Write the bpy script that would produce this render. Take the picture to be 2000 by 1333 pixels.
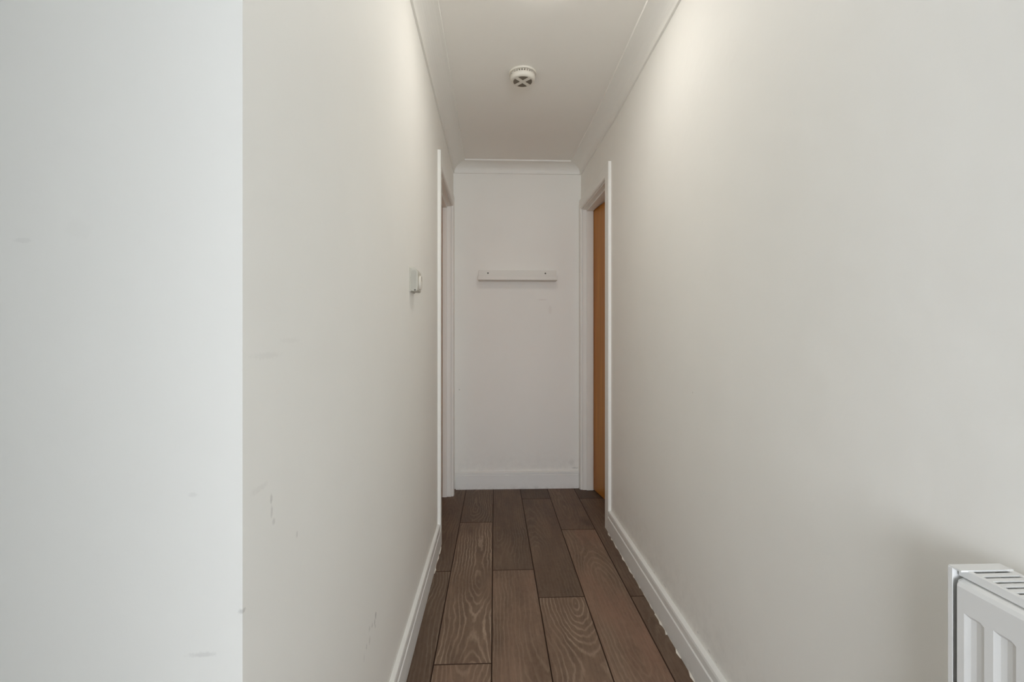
import bpy, bmesh, math, random
from mathutils import Vector, Matrix
random.seed(7)
sc = bpy.context.scene
for o in list(bpy.data.objects):
    bpy.data.objects.remove(o)
COL = sc.collection

# ------------------------------------------------------------------ camera
HEYE = 1.122
YAW = math.atan(34 / 900)                      # looks very slightly to the right of the corridor axis
cd = bpy.data.cameras.new('camera')
cd.sensor_width = 36
cd.lens = 900 / 2000 * 36
cd.shift_y = -6.5 / 2000
cd.clip_start = 0.02
cam = bpy.data.objects.new('camera', cd)
cam.location = (0, 0, HEYE)
cam.rotation_euler = (math.pi / 2, 0, -YAW)
COL.objects.link(cam)
sc.camera = cam

# ------------------------------------------------------------------ light and exposure
sc.view_settings.view_transform = 'Standard'
sc.view_settings.look = 'None'
sc.view_settings.gamma = 1
sc.view_settings.use_curve_mapping = False
sc.view_settings.exposure = 0.08
sc.cycles.max_bounces = 16
sc.cycles.diffuse_bounces = 12
world = bpy.data.worlds.new('world')
world.use_nodes = True
bg = world.node_tree.nodes['Background']
bg.inputs[0].default_value = (0.80, 0.90, 1.0, 1)
bg.inputs[1].default_value = 0.5
sc.world = world

WINDOW_POWER = 158.0                            # daylight through the window of the room behind the camera
al = bpy.data.lights.new('window_daylight', 'AREA')
al.shape = 'RECTANGLE'
al.size, al.size_y = 3.1, 1.5
al.energy = WINDOW_POWER
al.color = (0.888, 0.930, 1.0)
alo = bpy.data.objects.new('window_daylight', al)
alo.location = (-0.27, -3.12, 1.30)
alo.rotation_euler = (-math.pi / 2, 0, math.pi)
COL.objects.link(alo)
SIDE_FILL_POWER = 2.5                               # unseen fill light added to lift the right wall beside the radiator
al2 = bpy.data.lights.new('side_fill', 'AREA')
al2.shape = 'RECTANGLE'
al2.size, al2.size_y = 0.8, 1.3
al2.energy = SIDE_FILL_POWER
al2.color = al.color
alo2 = bpy.data.objects.new('side_fill', al2)
alo2.location = (-2.27, 0.05, 1.40)
alo2.rotation_euler = (math.pi / 2, 0, -math.pi / 2)
COL.objects.link(alo2)
LAMP_EMIT = 262.0                               # glow of the opal ceiling lamp just above the frame
LAMP_COL = (1.0, 0.95, 0.885)

# ------------------------------------------------------------------ helpers
def srgb(r, g, b):
    f = lambda c: (c / 255 / 12.92) if c / 255 <= 0.04045 else ((c / 255 + 0.055) / 1.055) ** 2.4
    return (f(r), f(g), f(b), 1.0)

class N:
    """tiny node-tree writer"""
    def __init__(self, name):
        self.m = bpy.data.materials.new(name)
        self.m.use_nodes = True
        self.t = self.m.node_tree
        self.b = self.t.nodes['Principled BSDF']
    def new(self, kind, **kw):
        n = self.t.nodes.new(kind)
        for k, v in kw.items():
            setattr(n, k, v)
        return n
    def put(self, sock, v):
        if isinstance(v, bpy.types.NodeSocket):
            self.t.links.new(v, sock)
        else:
            sock.default_value = v
    def math(self, op, a, b=0.0, c=0.0, clamp=False):
        n = self.new('ShaderNodeMath', operation=op, use_clamp=clamp)
        for s, v in zip(n.inputs, (a, b, c)):
            self.put(s, v)
        return n.outputs[0]
    def vmath(self, op, a, b=(0, 0, 0)):
        n = self.new('ShaderNodeVectorMath', operation=op)
        self.put(n.inputs[0], a)
        self.put(n.inputs[1], b)
        return n.outputs['Value'] if op == 'LENGTH' else n.outputs['Vector']
    def noise(self, vec, scale, detail=2.0, rough=0.5, w=None, dim='3D'):
        n = self.new('ShaderNodeTexNoise', noise_dimensions='4D' if w is not None else dim)
        self.put(n.inputs['Vector'], vec)
        n.inputs['Scale'].default_value = scale
        n.inputs['Detail'].default_value = detail
        n.inputs['Roughness'].default_value = rough
        if w is not None:
            self.put(n.inputs['W'], w)
        return n.outputs[0]
    def remap(self, v, a, b, c, d, smooth=False):
        n = self.new('ShaderNodeMapRange')
        if smooth:
            n.interpolation_type = 'SMOOTHSTEP'
        self.put(n.inputs[0], v)
        for i, x in enumerate((a, b, c, d)):
            self.put(n.inputs[i + 1], x)
        return n.outputs[0]
    def mix(self, f, a, b, mode='MIX'):
        n = self.new('ShaderNodeMix', data_type='RGBA', blend_type=mode)
        self.put(n.inputs[0], f)
        self.put(n.inputs[6], a)
        self.put(n.inputs[7], b)
        return n.outputs[2]
    def coord(self):
        return self.new('ShaderNodeTexCoord').outputs['Object']
    def geo(self):
        return self.new('ShaderNodeNewGeometry').outputs['Position']
    def bump(self, h, strength, dist=0.01):
        n = self.new('ShaderNodeBump')
        n.inputs['Strength'].default_value = strength
        n.inputs['Distance'].default_value = dist
        self.put(n.inputs['Height'], h)
        self.put(self.b.inputs['Normal'], n.outputs[0])
    def set(self, **kw):
        for k, v in kw.items():
            self.put(self.b.inputs[k.replace('_', ' ')], v)

def paint(name, rgb, rough=0.6, wav=0.35, marks=(), gloss=0.25, dirt=None):
    """emulsion / satin paint with roller unevenness, faint smudges and individual scuff marks (centre, radii, strength, colour)"""
    n = N(name)
    p = n.geo()
    big = n.noise(p, 2.3, 3, 0.55)
    fine = n.noise(p, 55, 3, 0.6)
    c = n.mix(n.remap(big, 0.35, 0.75, 0.0, 0.30), srgb(*rgb), srgb(*[max(0, v - 9) for v in rgb]))
    if dirt:
        d0, d1, axis, amt = dirt                       # grubby band that people's feet and hoover leave low on a wall
        sep = n.new('ShaderNodeSeparateXYZ')
        n.put(sep.inputs[0], p)
        band = n.remap(sep.outputs[axis], d0, d1, amt, 0.0, True)
        band = n.math('MULTIPLY', band, n.remap(n.noise(p, 26, 5, 0.7), 0.42, 0.72, 0.0, 1.0))
        c = n.mix(band, c, srgb(118, 112, 104))
    wob = n.noise(p, 140, 2, 0.6)
    for (ctr, rad, st, mc) in marks:
        v = n.vmath('SUBTRACT', p, ctr)
        v = n.vmath('DIVIDE', v, rad)
        d = n.vmath('LENGTH', v)
        d = n.math('ADD', d, n.math('MULTIPLY', n.math('SUBTRACT', wob, 0.5), 1.4))
        c = n.mix(n.remap(d, 0.35, 1.0, st * 0.55, 0.0, True), c, srgb(*mc))
    n.set(Base_Color=c, Roughness=rough)
    n.b.inputs['Specular IOR Level'].default_value = gloss
    h = n.math('ADD', n.math('MULTIPLY', n.noise(p, 7, 3, 0.5), 1.0), n.math('MULTIPLY', fine, 0.10))
    n.bump(h, wav, 0.006)
    return n.m

def plain(name, rgb, rough=0.4, metal=0.0, spec=0.4, grain=0.15):
    n = N(name)
    p = n.geo()
    c = n.mix(n.remap(n.noise(p, 30, 3), 0.3, 0.8, 0, grain), srgb(*rgb), srgb(*[int(v * 0.86) for v in rgb]))
    n.set(Base_Color=c, Roughness=rough, Metallic=metal)
    n.b.inputs['Specular IOR Level'].default_value = spec
    return n.m

def mesh_obj(name, bm, mats, parent=None, smooth=False, kind=None):
    """links a bmesh written in world coordinates as one object"""
    bmesh.ops.recalc_face_normals(bm, faces=bm.faces[:])
    if parent is not None:
        base = parent.matrix_world.translation if parent.type == 'EMPTY' else Vector((0, 0, 0))
        if parent.parent is not None or parent.type != 'EMPTY':
            base = Vector(parent.get('_o', (0, 0, 0)))
        base = Vector(parent.get('_o', tuple(parent.location)))
        bmesh.ops.translate(bm, verts=bm.verts[:], vec=-base)
    me = bpy.data.meshes.new(name)
    bm.to_mesh(me)
    bm.free()
    for m in (mats if isinstance(mats, (list, tuple)) else [mats]):
        me.materials.append(m)
    if smooth:
        for p in me.polygons:
            p.use_smooth = True
    o = bpy.data.objects.new(name, me)
    COL.objects.link(o)
    if parent is not None:
        o.parent = parent
    if kind:
        o['kind'] = kind
    return o

ORIG = {}
def empty(name, loc, **props):
    o = bpy.data.objects.new(name, None)
    o.empty_display_size = 0.05
    o.location = loc
    COL.objects.link(o)
    for k, v in props.items():
        o[k] = v
    return o

def part(name, bm, mats, parent, root, smooth=False):
    """part (or sub-part) of a thing: geometry given in world space, stored relative to the thing's base"""
    bmesh.ops.recalc_face_normals(bm, faces=bm.faces[:])
    bmesh.ops.translate(bm, verts=bm.verts[:], vec=-Vector(root.location))
    me = bpy.data.meshes.new(name)
    bm.to_mesh(me)
    bm.free()
    for m in (mats if isinstance(mats, (list, tuple)) else [mats]):
        me.materials.append(m)
    if smooth:
        for p in me.polygons:
            p.use_smooth = True
    o = bpy.data.objects.new(name, me)
    COL.objects.link(o)
    o.parent = parent
    return o

def box(bm, x0, x1, y0, y1, z0, z1, bev=0.0, seg=2, f=None):
    v = [Vector((x, y, z)) for x in (x0, x1) for y in (y0, y1) for z in (z0, z1)]
    if f:
        v = [Vector(f(*q)) for q in v]
    vs = [bm.verts.new(q) for q in v]
    fs = [(0, 1, 3, 2), (4, 6, 7, 5), (0, 4, 5, 1), (2, 3, 7, 6), (0, 2, 6, 4), (1, 5, 7, 3)]
    faces = [bm.faces.new([vs[i] for i in q]) for q in fs]
    if bev > 0:
        es = list({e for fc in faces for e in fc.edges})
        bmesh.ops.bevel(bm, geom=es, offset=bev, segments=seg, affect='EDGES', profile=0.5)
    return bm

def B(*a, **k):
    return box(bmesh.new(), *a, **k)

def prism(bm, prof, path):
    """sweeps profile points through a list of placing functions: path[i](u, w) -> xyz ; closes the ends"""
    rings = [[bm.verts.new(Vector(p(*q))) for q in prof] for p in path]
    n = len(prof)
    for a, b in zip(rings, rings[1:]):
        for i in range(n):
            bm.faces.new((a[i], a[(i + 1) % n], b[(i + 1) % n], b[i]))
    bm.faces.new(rings[0][::-1])
    bm.faces.new(rings[-1])
    return bm

def lathe(bm, prof, c, seg=48, axis='z'):
    """prof: (radius, height); revolves about a vertical (or x) axis through c"""
    rings = []
    for r, h in prof:
        ring = []
        for i in range(seg):
            a = 2 * math.pi * i / seg
            if axis == 'z':
                q = (c[0] + r * math.cos(a), c[1] + r * math.sin(a), c[2] + h)
            elif axis == 'x':
                q = (c[0] + h, c[1] + r * math.cos(a), c[2] + r * math.sin(a))
            else:
                q = (c[0] + r * math.cos(a), c[1] + h, c[2] + r * math.sin(a))
            ring.append(bm.verts.new(q))
        rings.append(ring)
    for a, b in zip(rings, rings[1:]):
        for i in range(seg):
            j = (i + 1) % seg
            bm.faces.new((a[i], a[j], b[j], b[i]))
    bm.faces.new(rings[0][::-1])
    bm.faces.new(rings[-1])
    return bm

# ------------------------------------------------------------------ key sizes (metres)
XL, XR = -0.305, 0.673          # corridor walls
YN, YE = 0.57, 3.427            # outside corner of the left wall / far end wall
JL, JR = -0.16, 0.63            # unseen doorway, jambs placed to shade part of the near left face
YB, YW = -0.47, -3.2            # added doorway wall behind the camera / window wall of the room behind
ZC = 2.415
def xr(y):                      # the right wall leans in slightly towards the far end
    return XR if y < 2.6 else XR - 0.027 * (y - 2.6) / (YE - 2.6)

# ------------------------------------------------------------------ materials
GREY = (126, 123, 120)
DARK = (98, 95, 92)
left_marks = [
    ((XL, 0.642, 0.901), (0.02, 0.004, 0.012), 0.45, GREY), ((XL, 0.643, 0.884), (0.02, 0.0035, 0.012), 0.4, GREY),
    ((XL, 0.649, 0.868), (0.02, 0.006, 0.006), 0.35, GREY),
    ((XL, 1.196, 0.408), (0.02, 0.008, 0.011), 0.75, DARK), ((XL, 1.186, 0.397), (0.02, 0.007, 0.010), 0.5, DARK),
    ((XL, 1.162, 0.404), (0.02, 0.006, 0.008), 0.45, DARK), ((XL, 1.191, 0.383), (0.02, 0.006, 0.007), 0.45, DARK),
    ((XL, 1.138, 0.411), (0.02, 0.007, 0.009), 0.4, DARK), ((XL, 1.138, 0.381), (0.02, 0.007, 0.012), 0.4, DARK),
    ((XL, 1.111, 0.385), (0.02, 0.007, 0.009), 0.38, DARK), ((XL, 1.09, 0.372), (0.02, 0.008, 0.014), 0.2, DARK),
    ((XL, 0.724, 0.818), (0.02, 0.004, 0.006), 0.35, GREY),
    ((XL, 0.628, 1.098), (0.02, 0.05, 0.006), 0.10, GREY), ((XL, 0.70, 1.118), (0.02, 0.04, 0.005), 0.07, GREY),
    ((XL, 0.61, 0.926), (0.02, 0.03, 0.006), 0.12, GREY),
]
face_marks = [
    ((-0.353, YN, 0.739), (0.022, 0.02, 0.004), 0.28, GREY), ((-0.364, YN, 0.932), (0.008, 0.02, 0.004), 0.15, GREY),
    ((-0.561, YN, 1.238), (0.014, 0.02, 0.004), 0.12, GREY), ((-0.499, YN, 1.251), (0.02, 0.02, 0.014), 0.04, GREY),
]
wall_marks_left = left_marks + face_marks + [((-0.306, YN, 0.79), (0.006, 0.008, 0.004), 0.5, GREY)]
right_marks = [
    ((XR, 1.542, 0.936), (0.02, 0.004, 0.005), 0.5, DARK), ((XR, 1.502, 0.145), (0.02, 0.006, 0.005), 0.6, DARK),
    ((XR, 1.422, 0.136), (0.02, 0.012, 0.005), 0.5, DARK), ((XR, 1.379, 0.134), (0.02, 0.008, 0.004), 0.4, DARK),
    ((XR, 1.919, 0.131), (0.02, 0.006, 0.005), 0.6, DARK), ((XR, 1.80, 0.140), (0.02, 0.02, 0.006), 0.4, DARK),
]
end_marks = [
    ((0.358, YE, 1.405), (0.05, 0.03, 0.007), 0.22, (160, 128, 118)), ((0.415, YE, 1.33), (0.02, 0.03, 0.04), 0.16, (160, 130, 120)),
    ((-0.261, YE, 0.736), (0.007, 0.03, 0.007), 0.6, DARK), ((0.578, YE, 0.19), (0.03, 0.03, 0.03), 0.22, GREY),
    ((0.60, YE, 0.147), (0.035, 0.03, 0.006), 0.5, DARK),
]
WALL = (241, 240, 235)
m_wall_left = paint('white emulsion left', WALL, 0.62, 0.30, wall_marks_left)
m_wall_right = paint('white emulsion right', WALL, 0.58, 0.45, right_marks, dirt=(0.10, 0.40, 2, 0.12))
m_wall_end = paint('white emulsion end', WALL, 0.62, 0.30, end_marks, dirt=(0.10, 0.36, 2, 0.08))
m_wall = paint('cool white emulsion', (236, 238, 239), 0.62, 0.30)
m_ceil = paint('ceiling paint', (240, 238, 233), 0.75, 0.15)
m_trim = paint('satin white woodwork', (238, 237, 232), 0.42, 0.20, gloss=0.35)
m_skirt = paint('satin white skirting', (236, 236, 233), 0.42, 0.25, gloss=0.35, dirt=(-0.02, 0.05, 2, 0.35))
m_caulk = paint('white caulk', (232, 228, 218), 0.5, 0.5)
m_plastic = plain('white plastic', (224, 220, 210), 0.35)
m_plastic_dim = plain('dimmed white plastic', (196, 193, 182), 0.45)  # darkened in place of the shade on the thermostat's near face
m_vent = plain('dark grey vent mesh', (112, 103, 90), 0.6)
m_pointer = plain('grey pointer plastic', (120, 112, 100), 0.7)  # even grey of the thermostat dial's pointer
m_rad = plain('white radiator enamel', (226, 226, 224), 0.32, 0, 0.45, 0.08)
m_radshade = plain('shaded radiator inside', (70, 70, 68), 0.6)  # darkened to stand for the shade inside the radiator
m_screw = plain('dark steel screw', (88, 84, 78), 0.4, 0.7)
m_shelf = paint('white lacquered shelf', (226, 223, 216), 0.4, 0.05, gloss=0.4)
m_chrome = plain('brushed steel', (190, 188, 184), 0.3, 1.0)

# wood of the two doors
def door_wood():
    n = N('orange brown wood veneer')
    p = n.geo()
    mp = n.new('ShaderNodeMapping')
    n.put(mp.inputs[0], p)
    mp.inputs['Scale'].default_value = (40, 40, 2.0)
    g = n.noise(mp.outputs[0], 1.0, 5, 0.6)
    mp2 = n.new('ShaderNodeMapping')
    n.put(mp2.inputs[0], p)
    mp2.inputs['Scale'].default_value = (7, 7, 0.7)
    b = n.noise(mp2.outputs[0], 1.0, 3, 0.5)
    c = n.mix(n.remap(g, 0.3, 0.7, 0, 1), srgb(174, 114, 34), srgb(198, 134, 48))
    c = n.mix(n.remap(b, 0.35, 0.7, 0, 0.45), c, srgb(158, 88, 46))
    n.set(Base_Color=c, Roughness=0.42)
    n.b.inputs['Specular IOR Level'].default_value = 0.35
    return n.m
m_door = door_wood()

# limed oak look planks; object colour carries each plank's own tone: R brightness, G strength of the pale grain, B redness
def plank_wood():
    n = N('smoked limed oak plank')
    p = n.coord()
    oi = n.new('ShaderNodeObjectInfo')
    rnd = oi.outputs['Random']
    colsep = n.new('ShaderNodeSeparateColor')
    n.put(colsep.inputs[0], oi.outputs['Color'])
    bright, grain, red = colsep.outputs[0], colsep.outputs[1], colsep.outputs[2]
    w = n.math('MULTIPLY', rnd, 83.0)
    sep = n.new('ShaderNodeSeparateXYZ')
    n.put(sep.inputs[0], p)
    x, y = sep.outputs[0], sep.outputs[1]
    def vec(sx, sy):
        mp = n.new('ShaderNodeMapping')
        n.put(mp.inputs[0], p)
        mp.inputs['Scale'].default_value = (sx, sy, 1)
        return mp.outputs[0]
    # growth rings of a log cut at a slant: distance from a wandering pith line
    x0 = n.math('MULTIPLY', n.math('SUBTRACT', n.math('FRACT', n.math('MULTIPLY', rnd, 17.3)), 0.5), 0.16)
    dy = n.math('MULTIPLY', n.math('SUBTRACT', n.noise(vec(0.0, 1.05), 1.0, 1.0, 0.4, w), 0.47), 0.46)
    warp = n.math('MULTIPLY', n.math('SUBTRACT', n.noise(vec(8, 2.6), 1.0, 2.0, 0.5, w), 0.5), 0.055)
    warp2 = n.math('MULTIPLY', n.math('SUBTRACT', n.noise(vec(40, 14), 1.0, 2.0, 0.5, w), 0.5), 0.016)
    xx = n.math('ADD', n.math('SUBTRACT', x, x0), warp)
    r = n.math('SQRT', n.math('ADD', n.math('MULTIPLY', xx, xx), n.math('MULTIPLY', dy, dy)))
    r = n.math('ADD', r, warp2)
    ph = n.math('FRACT', n.math('MULTIPLY', r, 68.0))
    tri = n.math('MULTIPLY', n.math('ABSOLUTE', n.math('SUBTRACT', ph, 0.5)), 2.0)
    line = n.remap(tri, 0.45, 0.98, 0.0, 1.0, True)
    fibre = n.noise(vec(420, 22), 1.0, 2.0, 0.6, w)
    fibre2 = n.noise(vec(130, 5), 1.0, 3.0, 0.6, w)
    blot = n.noise(vec(11, 3.0), 1.0, 3.0, 0.55, w)
    patch = n.noise(vec(7, 2.2), 1.0, 2.0, 0.5, n.math('ADD', w, 31.0))
    mottle = n.noise(vec(60, 40), 1.0, 3.0, 0.65, w)
    base = n.mix(n.remap(blot, 0.28, 0.74, 0, 1), srgb(92, 72, 57), srgb(140, 117, 99))
    base = n.mix(n.math('MULTIPLY', red, n.remap(patch, 0.40, 0.66, 0, 0.75)), base, srgb(142, 107, 90))
    base = n.mix(n.remap(fibre2, 0.35, 0.75, 0.35, 0.0), base, srgb(74, 56, 44))
    base = n.mix(n.remap(mottle, 0.3, 0.7, 0.0, 0.22), base, srgb(142, 122, 104))
    ls = n.math('MULTIPLY', line, n.math('MULTIPLY', grain, n.remap(patch, 0.34, 0.62, 1.0, 0.12)))
    ls = n.math('MULTIPLY', ls, n.remap(fibre, 0.30, 0.62, 0.30, 1.0))
    c = n.mix(ls, base, srgb(176, 156, 136))
    c = n.mix(n.remap(fibre, 0.56, 0.74, 0.0, 0.45), c, srgb(66, 50, 40))
    # occasional dark knots and smoke stains
    knot = n.new('ShaderNodeTexVoronoi', voronoi_dimensions='4D')
    n.put(knot.inputs['Vector'], vec(6.5, 2.6))
    n.put(knot.inputs['W'], w)
    knot.inputs['Scale'].default_value = 1.0
    kn = n.remap(knot.outputs['Distance'], 0.05, 0.30, 0.55, 0.0, True)
    c = n.mix(n.math('MULTIPLY', kn, n.remap(patch, 0.46, 0.60, 0.0, 1.0)), c, srgb(48, 38, 33))
    sc_ = n.new('ShaderNodeCombineColor')
    for i in range(3):
        n.put(sc_.inputs[i], bright)
    c = n.mix(1.0, c, sc_.outputs[0], 'MULTIPLY')
    n.set(Base_Color=c, Roughness=n.remap(blot, 0.3, 0.7, 0.50, 0.62))
    n.b.inputs['Specular IOR Level'].default_value = 0.28
    n.bump(n.math('ADD', n.math('MULTIPLY', fibre, 0.5), n.math('MULTIPLY', line, 0.3)), 0.25, 0.0006)
    return n.m
m_plank = plank_wood()
m_bevel = plain('dark plank edge', (62, 44, 33), 0.6, 0, 0.2)
m_sub = plain('dark subfloor', (60, 46, 36), 0.8, 0, 0.1)
m_floor_room = plain('neutral grey rear floor', (128, 126, 122), 0.6, 0, 0.2)  # unseen rear floor, greyed to keep its bounce light neutral

# ------------------------------------------------------------------ floor: base slab + every plank
PT = 0.008
bm = bmesh.new()
box(bm, -2.4, 2.3, YW - 0.1, 3.9, -0.06, -PT)
floor = mesh_obj('floor', bm, m_sub, kind='structure')
PW, PL = 0.1995, 1.215
plank_cache = {}
def plank_mesh(w, l):
    k = (round(w, 4), round(l, 4))
    if k in plank_cache:
        return plank_cache[k]
    b = 0.0021
    bm = bmesh.new()
    g = 0.0004
    x, y = w / 2 - g, l / 2 - g
    lo = [bm.verts.new(q) for q in ((-x, -y, 0), (x, -y, 0), (x, y, 0), (-x, y, 0))]
    md = [bm.verts.new(q) for q in ((-x, -y, PT - 0.0016), (x, -y, PT - 0.0016), (x, y, PT - 0.0016), (-x, y, PT - 0.0016))]
    hi = [bm.verts.new(q) for q in ((-x + b, -y + b, PT), (x - b, -y + b, PT), (x - b, y - b, PT), (-x + b, y - b, PT))]
    bm.faces.new(lo[::-1])
    for i in range(4):
        j = (i + 1) % 4
        bm.faces.new((lo[i], lo[j], md[j], md[i])).material_index = 1
        bm.faces.new((md[i], md[j], hi[j], hi[i])).material_index = 1
    bm.faces.new(hi)
    me = bpy.data.meshes.new('plank')
    bm.to_mesh(me)
    bm.free()
    me.materials.append(m_plank)
    me.materials.append(m_bevel)
    plank_cache[k] = me
    return me
# strip left edge x, one joint position, then tones for planks from near to far (brightness, grain, red)
D = (0.95, 0.5, 0.3)
strips = [
    (-0.808, 1.90, {}), (-0.6085, 2.50, {}),
    (-0.409, 2.221, {0: (0.74, 0.95, 0.1), 1: (0.80, 0.35, 0.3)}),
    (-0.2095, 1.588, {0: (1.18, 0.5, 0.5), 1: (1.06, 0.9, 0.1), 2: (0.80, 0.8, 0.0)}),
    (-0.010, 2.223, {0: (1.10, 0.36, 0.4), 1: (0.80, 0.28, 0.1)}),
    (0.1895, 1.982, {0: (1.08, 1.0, 0.15), 1: (0.84, 0.20, 0.2), 2: (0.62, 0.3, 0.0)}),
    (0.389, 2.676, {0: (1.12, 0.30, 0.85), 1: (0.86, 0.40, 0.3)}),
    (0.5885, 1.977, {0: (0.78, 0.25, 0.3), 1: (0.82, 0.3, 0.4), 2: (0.55, 0.2, 0.0)}),
    (0.788, 1.60, {}),
]
Y0P, Y1P = -0.40, 3.62
for sx, joint, tones in strips:
    far_lim = Y1P
    y = joint - PL * 5
    while y < far_lim:
        a, b = max(y, Y0P), min(y + PL, far_lim)
        k = round((y - joint) / PL)                     # 0 = first plank beyond the joint
        y += PL
        if b - a < 0.05:
            continue
        if sx < -0.5 and a > YN + 0.1 and False:
            continue
        o = bpy.data.objects.new('plank', plank_mesh(PW, b - a))
        o.location = (sx + PW / 2, (a + b) / 2, -PT)
        t = tones.get(k + 1, (random.uniform(0.8, 1.0), random.uniform(0.3, 0.7), random.uniform(0, 0.5)))
        o.color = (t[0], t[1], t[2], 1)
        COL.objects.link(o)
        o.parent = floor
bm = bmesh.new()
box(bm, -2.4, 2.3, YW, Y0P, -PT, 0)
mesh_obj('rear_floor', bm, m_floor_room, floor)

# ------------------------------------------------------------------ walls and ceiling
# door openings: left y 2.535..3.262, right y 2.712..3.378 ; head at z 2.06
LD0, LD1, LDH = 2.515, 3.282, 2.068
RD0, RD1, RDH = 2.700, 3.390, 2.084
bm = bmesh.new()
box(bm, XL - 0.12, XL, YN, LD0, 0, ZC)
box(bm, XL - 0.12, XL, LD0, LD1, LDH, ZC)
box(bm, XL - 0.12, XL, LD1, YE + 0.1, 0, ZC)
box(bm, -2.3, XL - 0.12, YN, YN + 0.12, 0, ZC)
bmesh.ops.remove_doubles(bm, verts=bm.verts[:], dist=1e-5)
wl = mesh_obj('wall_left', bm, m_wall_left, kind='structure')

fR = lambda x, y, z: (x + xr(y) - XR, y, z)
bm = bmesh.new()
box(bm, XR, XR + 0.12, YB - 0.1, 2.6, 0, ZC)
mesh_obj('wall_right', bm, m_wall_right, kind='structure')
bm = bmesh.new()
box(bm, XR, XR + 0.12, 2.6, RD0, 0, ZC, f=fR)
box(bm, XR, XR + 0.12, RD0, RD1, RDH, ZC, f=fR)
box(bm, XR, XR + 0.12, RD1, YE + 0.1, 0, ZC, f=fR)
mesh_obj('wall_corner', bm, m_wall_right, kind='structure')

bm = bmesh.new()
box(bm, XL - 0.0, xr(YE), YE, YE + 0.1, 0, ZC)
mesh_obj('wall_back', bm, m_wall_end, kind='structure')

# added light-shaping doorway wall, the room beyond it and its window wall
bm = bmesh.new()
box(bm, -2.3, JL, YB - 0.1, YB, 0, ZC)
box(bm, JL, JR, YB - 0.1, YB, 2.05, ZC)
box(bm, JR, XR, YB - 0.1, YB, 0, ZC)
box(bm, XR + 0.12, 2.2, YB - 0.1, YB, 0, ZC)
mesh_obj('wall_doorway_added', bm, m_wall, kind='structure')
bm = bmesh.new()
box(bm, 2.2, 2.3, YW, YB, 0, ZC)
mesh_obj('wall_room', bm, m_wall, kind='structure')
bm = bmesh.new()
box(bm, -2.4, -2.3, YW, -0.35, 0, ZC)
box(bm, -2.4, -2.3, -0.35, 0.45, 0, 0.75)
box(bm, -2.4, -2.3, -0.35, 0.45, 2.05, ZC)
box(bm, -2.4, -2.3, 0.45, YN + 0.12, 0, ZC)
mesh_obj('wall_side', bm, m_wall, kind='structure')
WX0, WX1, WZ0, WZ1 = -1.90, 1.35, 0.55, 2.1
bm = bmesh.new()
box(bm, -2.4, WX0, YW - 0.12, YW, 0, ZC)
box(bm, WX1, 2.3, YW - 0.12, YW, 0, ZC)
box(bm, WX0, WX1, YW - 0.12, YW, 0, WZ0)
box(bm, WX0, WX1, YW - 0.12, YW, WZ1, ZC)
mesh_obj('wall_window', bm, m_wall, kind='structure')
win = empty('window_1', ((WX0 + WX1) / 2, YW - 0.06, WZ0), kind='structure')
bm = bmesh.new()
t = 0.055
box(bm, WX0, WX1, YW - 0.09, YW - 0.03, WZ0, WZ0 + t)
box(bm, WX0, WX1, YW - 0.09, YW - 0.03, WZ1 - t, WZ1)
for x in (WX0, (WX0 + WX1 - t) / 2, WX1 - t):
    box(bm, x, x + t, YW - 0.09, YW - 0.03, WZ0 + t, WZ1 - t)
part('window_frame', bm, m_trim, win, win)
win2 = empty('added_side_window', (-2.35, 0.05, 0.75), kind='structure')  # window added out of view to go with the side fill light
bm = bmesh.new()
box(bm, -2.38, -2.32, -0.35, 0.45, 0.75, 0.80)
box(bm, -2.38, -2.32, -0.35, 0.45, 2.00, 2.05)
box(bm, -2.38, -2.32, -0.35, -0.30, 0.80, 2.00)
box(bm, -2.38, -2.32, 0.40, 0.45, 0.80, 2.00)
part('window_frame', bm, m_trim, win2, win2)
bm = bmesh.new()
box(bm, -2.4, 2.3, YW - 0.12, YE + 0.1, ZC, ZC + 0.1)
mesh_obj('ceiling', bm, m_ceil, kind='structure')

# ------------------------------------------------------------------ coving
CW, CD = 0.091, 0.074           # projection on the ceiling, drop on the wall
cov = [(0, 0), (0, -CD), (0.009, -CD), (0.0095, -CD + 0.008)]
for i in range(1, 10):          # hollow quarter curve
    a = math.pi / 2 * i / 10
    cov.append((0.0095 + (CW - 0.0145) * (1 - math.cos(a)), -CD + 0.008 + (CD - 0.018) * math.sin(a)))
cov += [(CW - 0.005, -0.010), (CW - 0.0015, -0.010), (CW, 0)]
def cov_at(fn):
    return fn
bm = prism(bmesh.new(), cov, [lambda o, h: (XL + o, YN, ZC + h), lambda o, h: (XL + o, YE - o, ZC + h)])
mesh_obj('trim_1', bm, m_trim, kind='structure')
bm = prism(bmesh.new(), cov, [lambda o, h: (XR - o, YB, ZC + h), lambda o, h: (XR - o, 2.6, ZC + h),
                              lambda o, h: (xr(YE) - o, YE - o, ZC + h)])
mesh_obj('trim_2', bm, m_trim, kind='structure')
bm = prism(bmesh.new(), cov, [lambda o, h: (XL + o, YE - o, ZC + h), lambda o, h: (xr(YE) - o, YE - o, ZC + h)])
mesh_obj('trim_3', bm, m_trim, kind='structure')

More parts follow.
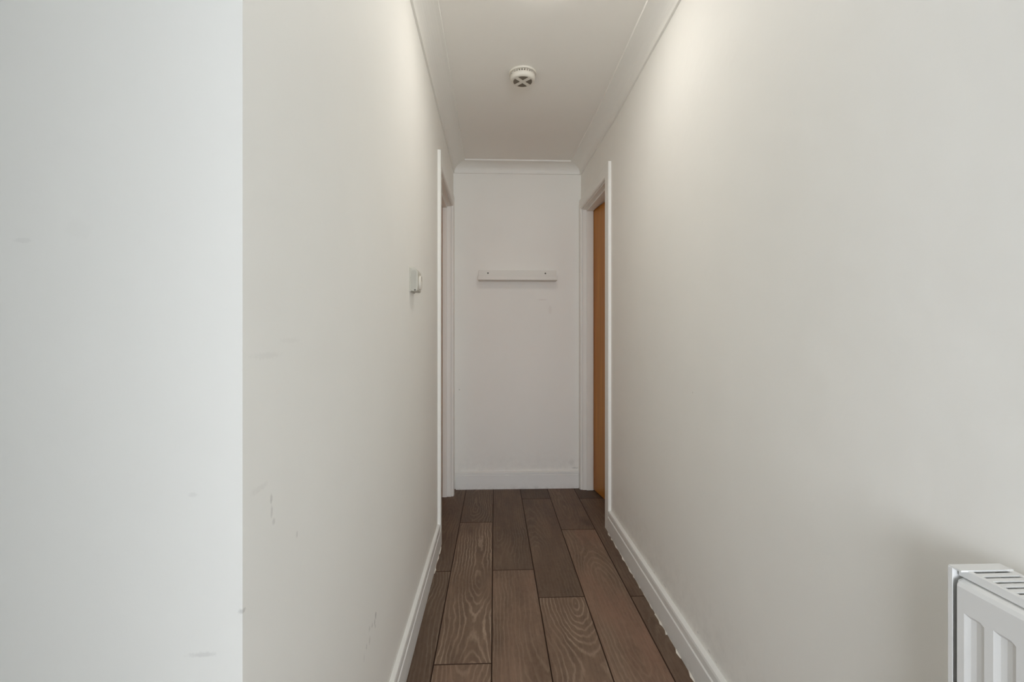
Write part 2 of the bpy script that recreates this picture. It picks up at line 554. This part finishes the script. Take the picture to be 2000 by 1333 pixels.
# ------------------------------------------------------------------ skirting boards
SK = [(0, 0), (0.0215, 0), (0.0215, 0.086), (0.0195, 0.0885), (0.0170, 0.0895), (0.0185, 0.092), (0.0185, 0.114), (0.0165, 0.1215), (0, 0.1235)]
LA0 = 2.484                     # near edge of the left door's architrave
RA0 = 2.634
bm = prism(bmesh.new(), SK, [lambda o, h: (XL + o * 0.8, YN, h), lambda o, h: (XL + o * 0.8, LA0, h)])
sl = mesh_obj('baseboard_left', bm, m_skirt, kind='structure')
bm = prism(bmesh.new(), SK, [lambda o, h: (XR - o, YB, h), lambda o, h: (XR - o, RA0, h)])
sr = mesh_obj('baseboard_right', bm, m_skirt, kind='structure')
SE = [(0, 0), (0.018, 0), (0.018, 0.102), (0.0135, 0.105), (0.0135, 0.108), (0.0165, 0.1105), (0.0165, 0.114), (0.0145, 0.1155), (0.0165, 0.117), (0.0165, 0.122), (0.014, 0.125), (0.0, 0.129)]
bm = prism(bmesh.new(), SE, [lambda o, h: (XL + 0.019, YE - o, h), lambda o, h: (xr(YE) - 0.019, YE - o, h)])
se = mesh_obj('baseboard_back', bm, m_skirt, kind='structure')

def ragged(parent, xs, y0, y1, sgn, step, amp, seed, gaps=0.0, hgt=0.004):
    """uneven bead of old filler and paint where skirting and floor meet"""
    rr = random.Random(seed)
    bm = bmesh.new()
    y = y0
    prev = None
    while y < y1:
        e = amp * rr.random() ** 2
        h = hgt * (0.5 + rr.random())
        ring = [bm.verts.new((xs, y, 0.0004)), bm.verts.new((xs + sgn * (0.0006 + e), y, 0.0004)), bm.verts.new((xs, y, h))]
        if prev and rr.random() >= gaps:
            for i in range(3):
                j = (i + 1) % 3
                bm.faces.new((prev[i], prev[j], ring[j], ring[i]))
        prev = ring
        y += step * (0.5 + rr.random())
    loose = [v for v in bm.verts if not v.link_faces]
    bmesh.ops.delete(bm, geom=loose, context='VERTS')
    return mesh_obj('caulk_bead', bm, m_caulk, parent)
ragged(sr, XR - 0.0215, 1.2, RA0, -1, 0.022, 0.0065, 3, 0.25)
ragged(sl, XL + 0.0172, 2.20, LA0, 1, 0.03, 0.006, 5, 0.0)

# ------------------------------------------------------------------ doors
def door(name, P, u0, u1, zh, arch, side_far_room, stop_w, leaf_w, ajar, aw_near, aw_far, aw_head):
    """P(u, w, z): u along the wall, w into the wall (negative = into the corridor). u0,u1 clear opening, zh clear head"""
    root = empty(name, P((u0 + u1) / 2, 0, 0), kind='structure')
    LT, LDP = 0.020, 0.125
    pf = lambda x, y, z: P(x, y, z)
    # lining: two jambs and head, each its own board
    part('door_jamb', B(u0 - LT, u0, 0.001, LDP, 0.0, zh + LT, f=pf), m_trim, root, root)
    part('door_jamb', B(u1, u1 + LT, 0.001, LDP, 0.0, zh + LT, f=pf), m_trim, root, root)
    part('door_head', B(u0, u1, 0.001, LDP, zh, zh + LT, f=pf), m_trim, root, root)
    # planted stops
    sd = 0.012
    part('door_stop', B(u0, u0 + sd, stop_w[0], stop_w[1], 0.0, zh - sd, 0.002, 1, f=pf), m_trim, root, root)
    part('door_stop', B(u1 - sd, u1, stop_w[0], stop_w[1], 0.0, zh - sd, 0.002, 1, f=pf), m_trim, root, root)
    part('door_stop', B(u0, u1, stop_w[0], stop_w[1], zh - sd, zh, 0.002, 1, f=pf), m_trim, root, root)
    # architraves, rounded at the opening side
    def arch_prof(width):
        return [(0.006, 0.0), (width, 0.0), (width, -0.0165), (width - 0.006, -0.018), (0.022, -0.018), (0.013, -0.0165), (0.008, -0.012), (0.006, -0.008)]
    q = arch_prof(aw_near)
    zt = lambda w: zh + w * aw_head / aw_near
    bm = prism(bmesh.new(), q, [lambda a, w: P(u0 - a, w, 0.0), lambda a, w: P(u0 - a, w, zh + a * aw_head / aw_near)])
    part('architrave', bm, m_trim, root, root)
    q2 = arch_prof(aw_far)
    bm = prism(bmesh.new(), q2, [lambda a, w: P(u1 + a, w, 0.0), lambda a, w: P(u1 + a, w, zh + a * aw_head / aw_far)])
    part('architrave', bm, m_trim, root, root)
    q3 = arch_prof(aw_head)
    bm = prism(bmesh.new(), q3, [lambda a, w: P(u0 - a * aw_near / aw_head, w, zh + a), lambda a, w: P(u1 + a * aw_far / aw_head, w, zh + a)])
    part('architrave', bm, m_trim, root, root)
    # leaf, hung on the far jamb
    g = 0.003
    ca, sa = math.cos(ajar), math.sin(ajar)
    def lf(d, w, z):                                   # d: distance from the hinge edge back towards the camera
        return P(u1 - g - (d * ca - w * sa * 0), leaf_w + d * sa + w, z)
    L = u1 - u0 - 2 * g
    leaf = part('door_leaf', B(0, L, 0, 0.038, 0.005, zh - 0.004, 0.0015, 1, f=lf), m_door, root, root)
    bm = bmesh.new()
    box(bm, L - 0.075, L - 0.035, -0.007, 0.0, 0.93, 1.10, 0.002, 1, f=lf)
    box(bm, L - 0.062, L - 0.048, -0.045, -0.007, 1.03, 1.044, 0.002, 1, f=lf)
    box(bm, L - 0.165, L - 0.048, -0.052, -0.040, 1.03, 1.044, 0.004, 2, f=lf)
    part('lever_handle', bm, m_chrome, leaf, root, True)
    return root
door('door_1', lambda u, w, z: (XL - w, u, z), LD0 + 0.02, LD1 - 0.02, LDH - 0.02, None, None, (0.030, 0.062), 0.063, 0.0, 0.055, 0.055, 0.082)
door('door_2', lambda u, w, z: (xr(u) + w, u, z), RD0 + 0.02, RD1 - 0.02, RDH - 0.02, None, None, (0.028, 0.078), 0.079, math.radians(6.5), 0.085, 0.040, 0.078)

# ------------------------------------------------------------------ smoke detector on the ceiling
sx, sy = 0.137, 2.2475
sd = empty('smoke_detector', (sx, sy, ZC), label='round white smoke detector with dark vents on the corridor ceiling', category='smoke detector')
c = (sx, sy, ZC)
part('base_plate', lathe(bmesh.new(), [(0.066, 0.0), (0.0668, -0.005), (0.0655, -0.0088), (0.052, -0.0095)], c), m_plastic, sd, sd)
part('vent_ring', lathe(bmesh.new(), [(0.051, -0.0095), (0.051, -0.0185)], c), m_vent, sd, sd)
for i in range(28):
    a = 2 * math.pi * i / 28
    bm = B(0.0505, 0.0585, -0.0024, 0.0024, -0.0188, -0.0092)
    bmesh.ops.rotate(bm, verts=bm.verts[:], cent=(0, 0, 0), matrix=Matrix.Rotation(a, 3, 'Z'))
    bmesh.ops.translate(bm, verts=bm.verts[:], vec=c)
    part('vent_fin', bm, m_plastic, sd, sd)
body = part('body', lathe(bmesh.new(), [(0.056, -0.0185), (0.0605, -0.0190), (0.0610, -0.022), (0.0600, -0.031), (0.057, -0.0375), (0.053, -0.0405), (0.0495, -0.0412), (0.0, -0.0412)], c), m_plastic, sd, sd, True)
for i in range(4):                                     # four dark vent sectors between the arms of a cross
    a0 = math.pi / 2 * i
    bm = bmesh.new()
    top, bot = [], []
    pts = [(0.014, 0)]
    for j in range(9):
        a = math.radians(-31 + 62 * j / 8)
        pts.append((0.0455 * math.cos(a), 0.0455 * math.sin(a)))
    for z, L in ((-0.0405, top), (-0.0424, bot)):
        for px, py in pts:
            L.append(bm.verts.new((c[0] + px * math.cos(a0) - py * math.sin(a0), c[1] + px * math.sin(a0) + py * math.cos(a0), c[2] + z)))
    n = len(pts)
    bm.faces.new(top)
    bm.faces.new(bot[::-1])
    for j in range(n):
        k = (j + 1) % n
        bm.faces.new((top[j], top[k], bot[k], bot[j]))
    part('vent_grille', bm, m_vent, body, sd)

# ------------------------------------------------------------------ room thermostat on the left wall
ty0, ty1, tz0, tz1 = 1.667, 1.750, 1.288, 1.376
th = empty('thermostat', (XL, (ty0 + ty1) / 2, (tz0 + tz1) / 2), label='small square white room thermostat with a dial on the left wall', category='thermostat')
part('back_plate', B(XL, XL + 0.006, ty0, ty1, tz0, tz1, 0.0015, 1), m_plastic_dim, th, th)
# cover, with rounded top and front corners, swept along y
prof = [(0.006, tz0 + 0.003), (0.0235, tz0 + 0.002), (0.027, tz0 + 0.006), (0.029, tz0 + 0.02), (0.030, tz0 + 0.045), (0.0290, tz0 + 0.064)]
for i in range(1, 6):
    a = math.pi / 2 * i / 6
    prof.append((0.013 + 0.016 * math.cos(a), tz0 + 0.064 + 0.022 * math.sin(a)))
prof += [(0.006, tz1 - 0.001)]
cover = part('cover', prism(bmesh.new(), prof, [lambda w, z: (XL + w, ty0 + 0.001, z), lambda w, z: (XL + w, ty1 - 0.001, z)]), m_plastic_dim, th, th)
for i in range(5):                                     # fine ribs on the side
    w = 0.0085 + 0.0034 * i
    part('side_rib', B(XL + w, XL + w + 0.0014, ty0 - 0.0006, ty0 + 0.002, tz0 + 0.008, tz1 - 0.012), m_plastic_dim, cover, th)
dial = part('dial', lathe(bmesh.new(), [(0.026, 0.0265), (0.026, 0.0335), (0.0235, 0.0355), (0.006, 0.0358), (0.0, 0.0358)], (XL, ty0 + 0.047, tz0 + 0.036), 32, 'x'), m_plastic, th, th)
part('pointer', B(XL + 0.0352, XL + 0.0366, ty0 + 0.046, ty0 + 0.048, tz0 + 0.042, tz0 + 0.060), m_pointer, dial, th)
part('screw', lathe(bmesh.new(), [(0.003, -0.0005), (0.003, 0.001)], (XL + 0.019, ty0 + 0.001, tz0 + 0.006), 12, 'y'), m_screw, th, th)

# ------------------------------------------------------------------ picture ledge on the end wall
bx0, bx1 = -0.118, 0.457
zb = 1.5395
sh = empty('picture_ledge', ((bx0 + bx1) / 2, YE, zb), label='narrow white empty picture ledge shelf screwed to the end wall', category='shelf')
yf = YE - 0.105
part('back_rail', B(bx0, bx1, YE - 0.014, YE, zb, zb + 0.082, 0.001, 1), m_shelf, sh, sh)
part('shelf_board', B(bx0, bx1, yf + 0.012, YE - 0.014, zb, zb + 0.014, 0.0008, 1), m_shelf, sh, sh)
part('front_lip', B(bx0, bx1, yf, yf + 0.012, zb, zb + 0.030, 0.001, 1), m_shelf, sh, sh)
for x in (-0.049, 0.377):
    part('screw', lathe(bmesh.new(), [(0.0060, 0.0), (0.0060, -0.0015), (0.003, -0.0025), (0.0, -0.0025)], (x, YE - 0.0135, 1.600), 14, 'y'), m_screw, sh, sh)

# ------------------------------------------------------------------ radiator on the right wall
rx0, rx1 = 0.577, 0.645          # front face / back
ry1, ry0 = 0.566, -0.34          # far end / near end
rz1, rz0 = 0.832, 0.235
ra = empty('radiator', (rx1, (ry0 + ry1) / 2, rz0), label='white panel radiator with slotted top grille on the right wall', category='radiator')
# front panel: pressed sheet with vertical channels, seen from the front
pt_ = rz1 - 0.0125               # top of pressed panel
pf0 = ry1 - 0.0080               # far edge of the pressed panel
pf1 = ry0 + 0.0085
bm = bmesh.new()
pitch = 0.0332
first = 0.5455                   # far edge of first channel
recs = []
y = first
while y - 0.0235 > pf1 + 0.012:
    recs.append((y - 0.0235, y))
    y -= pitch
ys, dep = [], []
s1 = 0.0100
for a, b in recs[::-1]:
    ys += [a, a + 0.005, a + 0.011, b - 0.0065, b]
    dep += [0, 0.75, 1, 0.75, 0]
ys = [pf1, pf1 + 0.004] + ys + [pf0 - 0.004, pf0]
dep = [0, 0] + dep + [0, 0]
zt, zl = rz1 - 0.049, rz0 + 0.049
zs = [rz0, rz0 + 0.006, zl, zl + 0.004, zt - 0.0035, zt, pt_ - 0.007, pt_ - 0.002, pt_]
zoff = [0.006, 0, 0, 0, 0, 0, 0, 0.002, 0.008]
zin = [0, 0, 0, 1, 1, 0, 0, 0, 0]
RD = 0.0028
grid = []
for j, z in enumerate(zs):
    row = []
    for i, yv in enumerate(ys):
        x = rx0 + zoff[j] + RD * dep[i] * zin[j]
        if i in (0, len(ys) - 1):
            x += 0.004
        row.append(bm.verts.new((x, yv, z)))
    grid.append(row)
for j in range(len(zs) - 1):
    for i in range(len(ys) - 1):
        bm.faces.new((grid[j][i], grid[j][i + 1], grid[j + 1][i + 1], grid[j + 1][i]))
# close the panel as a shallow water-filled box
back = [[bm.verts.new((rx0 + 0.020, yv, z)) for yv in (ys[0], ys[-1])] for z in (zs[0], zs[-1])]
top = grid[-1]
botr = grid[0]
bm.faces.new(top[::-1] + [back[1][0], back[1][1]] if False else [back[1][0]] + top + [back[1][1]])
bm.faces.new([back[0][1]] + botr[::-1] + [back[0][0]])
bm.faces.new([back[0][0]] + [grid[j][0] for j in range(len(zs))] + [back[1][0]])
bm.faces.new([back[1][1]] + [grid[j][-1] for j in range(len(zs))][::-1] + [back[0][1]])
bm.faces.new([back[0][0], back[1][0], back[1][1], back[0][1]])
part('front_panel', bm, m_rad, ra, ra)
part('back_panel', B(rx1 - 0.012, rx1 - 0.002, pf1, pf0, rz0, pt_, 0.002, 1), m_rad, ra, ra)
# convector sheet between the panels (dark colour paints the shade behind the grille slots)
part('convector', B(rx0 + 0.021, rx1 - 0.013, pf1 + 0.02, pf0 - 0.02, rz0 + 0.03, pt_ - 0.09), m_radshade, ra, ra)
for yy, sg in ((ry1, -1), (ry0, 1)):                   # end covers with a folded front flange
    bm = bmesh.new()
    a, b = sorted((yy, yy + sg * 0.0015))
    box(bm, rx0 + 0.0016, rx1, a, b, rz0 + 0.01, rz1 - 0.001)
    a, b = sorted((yy, yy + sg * 0.0055))
    box(bm, rx0 + 0.0005, rx0 + 0.0016, a, b, rz0 + 0.01, rz1 - 0.001)
    part('end_cover', bm, m_rad, ra, ra)
# top grille: frame strips and one slat after another
gz = rz1
gx0, gx1 = rx0 + 0.010, rx1 + 0.001
bm = bmesh.new()
box(bm, gx0, gx0 + 0.0055, ry0 + 0.003, ry1 - 0.004, gz - 0.011, gz, 0.0012, 2)
box(bm, gx1 - 0.007, gx1, ry0 + 0.003, ry1 - 0.001, gz - 0.014, gz, 0.0012, 2)
box(bm, rx0 + 0.001, gx0, ry1 - 0.0160, ry1, gz - 0.0012, gz + 0.0008)
box(bm, gx0, gx1, ry1 - 0.0160, ry1, gz - 0.0012, gz + 0.0008)
box(bm, rx0 + 0.001, gx1, ry0, ry0 + 0.012, gz - 0.006, gz + 0.0008, 0.0010, 2)
gr = part('top_grille', bm, m_rad, ra, ra)
SP = 0.0118
me = None
y = ry1 - 0.0160 - SP + 0.003
while y > ry0 + 0.016:
    if me is None:
        bm = B(gx0 + 0.005, gx1 - 0.0065, -0.0034, 0.0034, -0.0016, -0.0002)
        bmesh.ops.translate(bm, verts=bm.verts[:], vec=(-ra.location.x, 0, gz - ra.location.z))
        bmesh.ops.recalc_face_normals(bm, faces=bm.faces[:])
        me = bpy.data.meshes.new('slat')
        bm.to_mesh(me)
        bm.free()
        me.materials.append(m_rad)
    o = bpy.data.objects.new('slat', me)
    o.location = (0, y - ra.location.y, 0)
    COL.objects.link(o)
    o.parent = gr
    y -= SP
for yy in (ry0 + 0.12, ry1 - 0.12):                    # wall brackets
    part('bracket', B(rx1 - 0.004, XR - 0.0015, yy - 0.015, yy + 0.015, rz0 + 0.08, rz1 - 0.10), m_rad, ra, ra)

# ------------------------------------------------------------------ flush ceiling downlight, just above the top of the frame
lx, ly = 0.185, 1.61
cl = empty('ceiling_light', (lx, ly, ZC), label='small round flush ceiling downlight with a glowing frosted lens above the corridor', category='ceiling light')
part('lamp_rim', lathe(bmesh.new(), [(0.046, 0.0), (0.046, -0.003), (0.041, -0.005), (0.036, -0.005), (0.036, -0.002)], (lx, ly, ZC), 32), m_plastic, cl, cl)
n = N('glowing frosted lens')
n.set(Base_Color=(0.9, 0.88, 0.84, 1), Roughness=0.3)
n.b.inputs['Emission Color'].default_value = (*LAMP_COL, 1)
n.b.inputs['Emission Strength'].default_value = LAMP_EMIT
part('lens', lathe(bmesh.new(), [(0.0355, -0.002), (0.0355, -0.006), (0.033, -0.009), (0.027, -0.0122), (0.015, -0.0140), (0.0, -0.0145)], (lx, ly, ZC), 24), n.m, cl, cl)
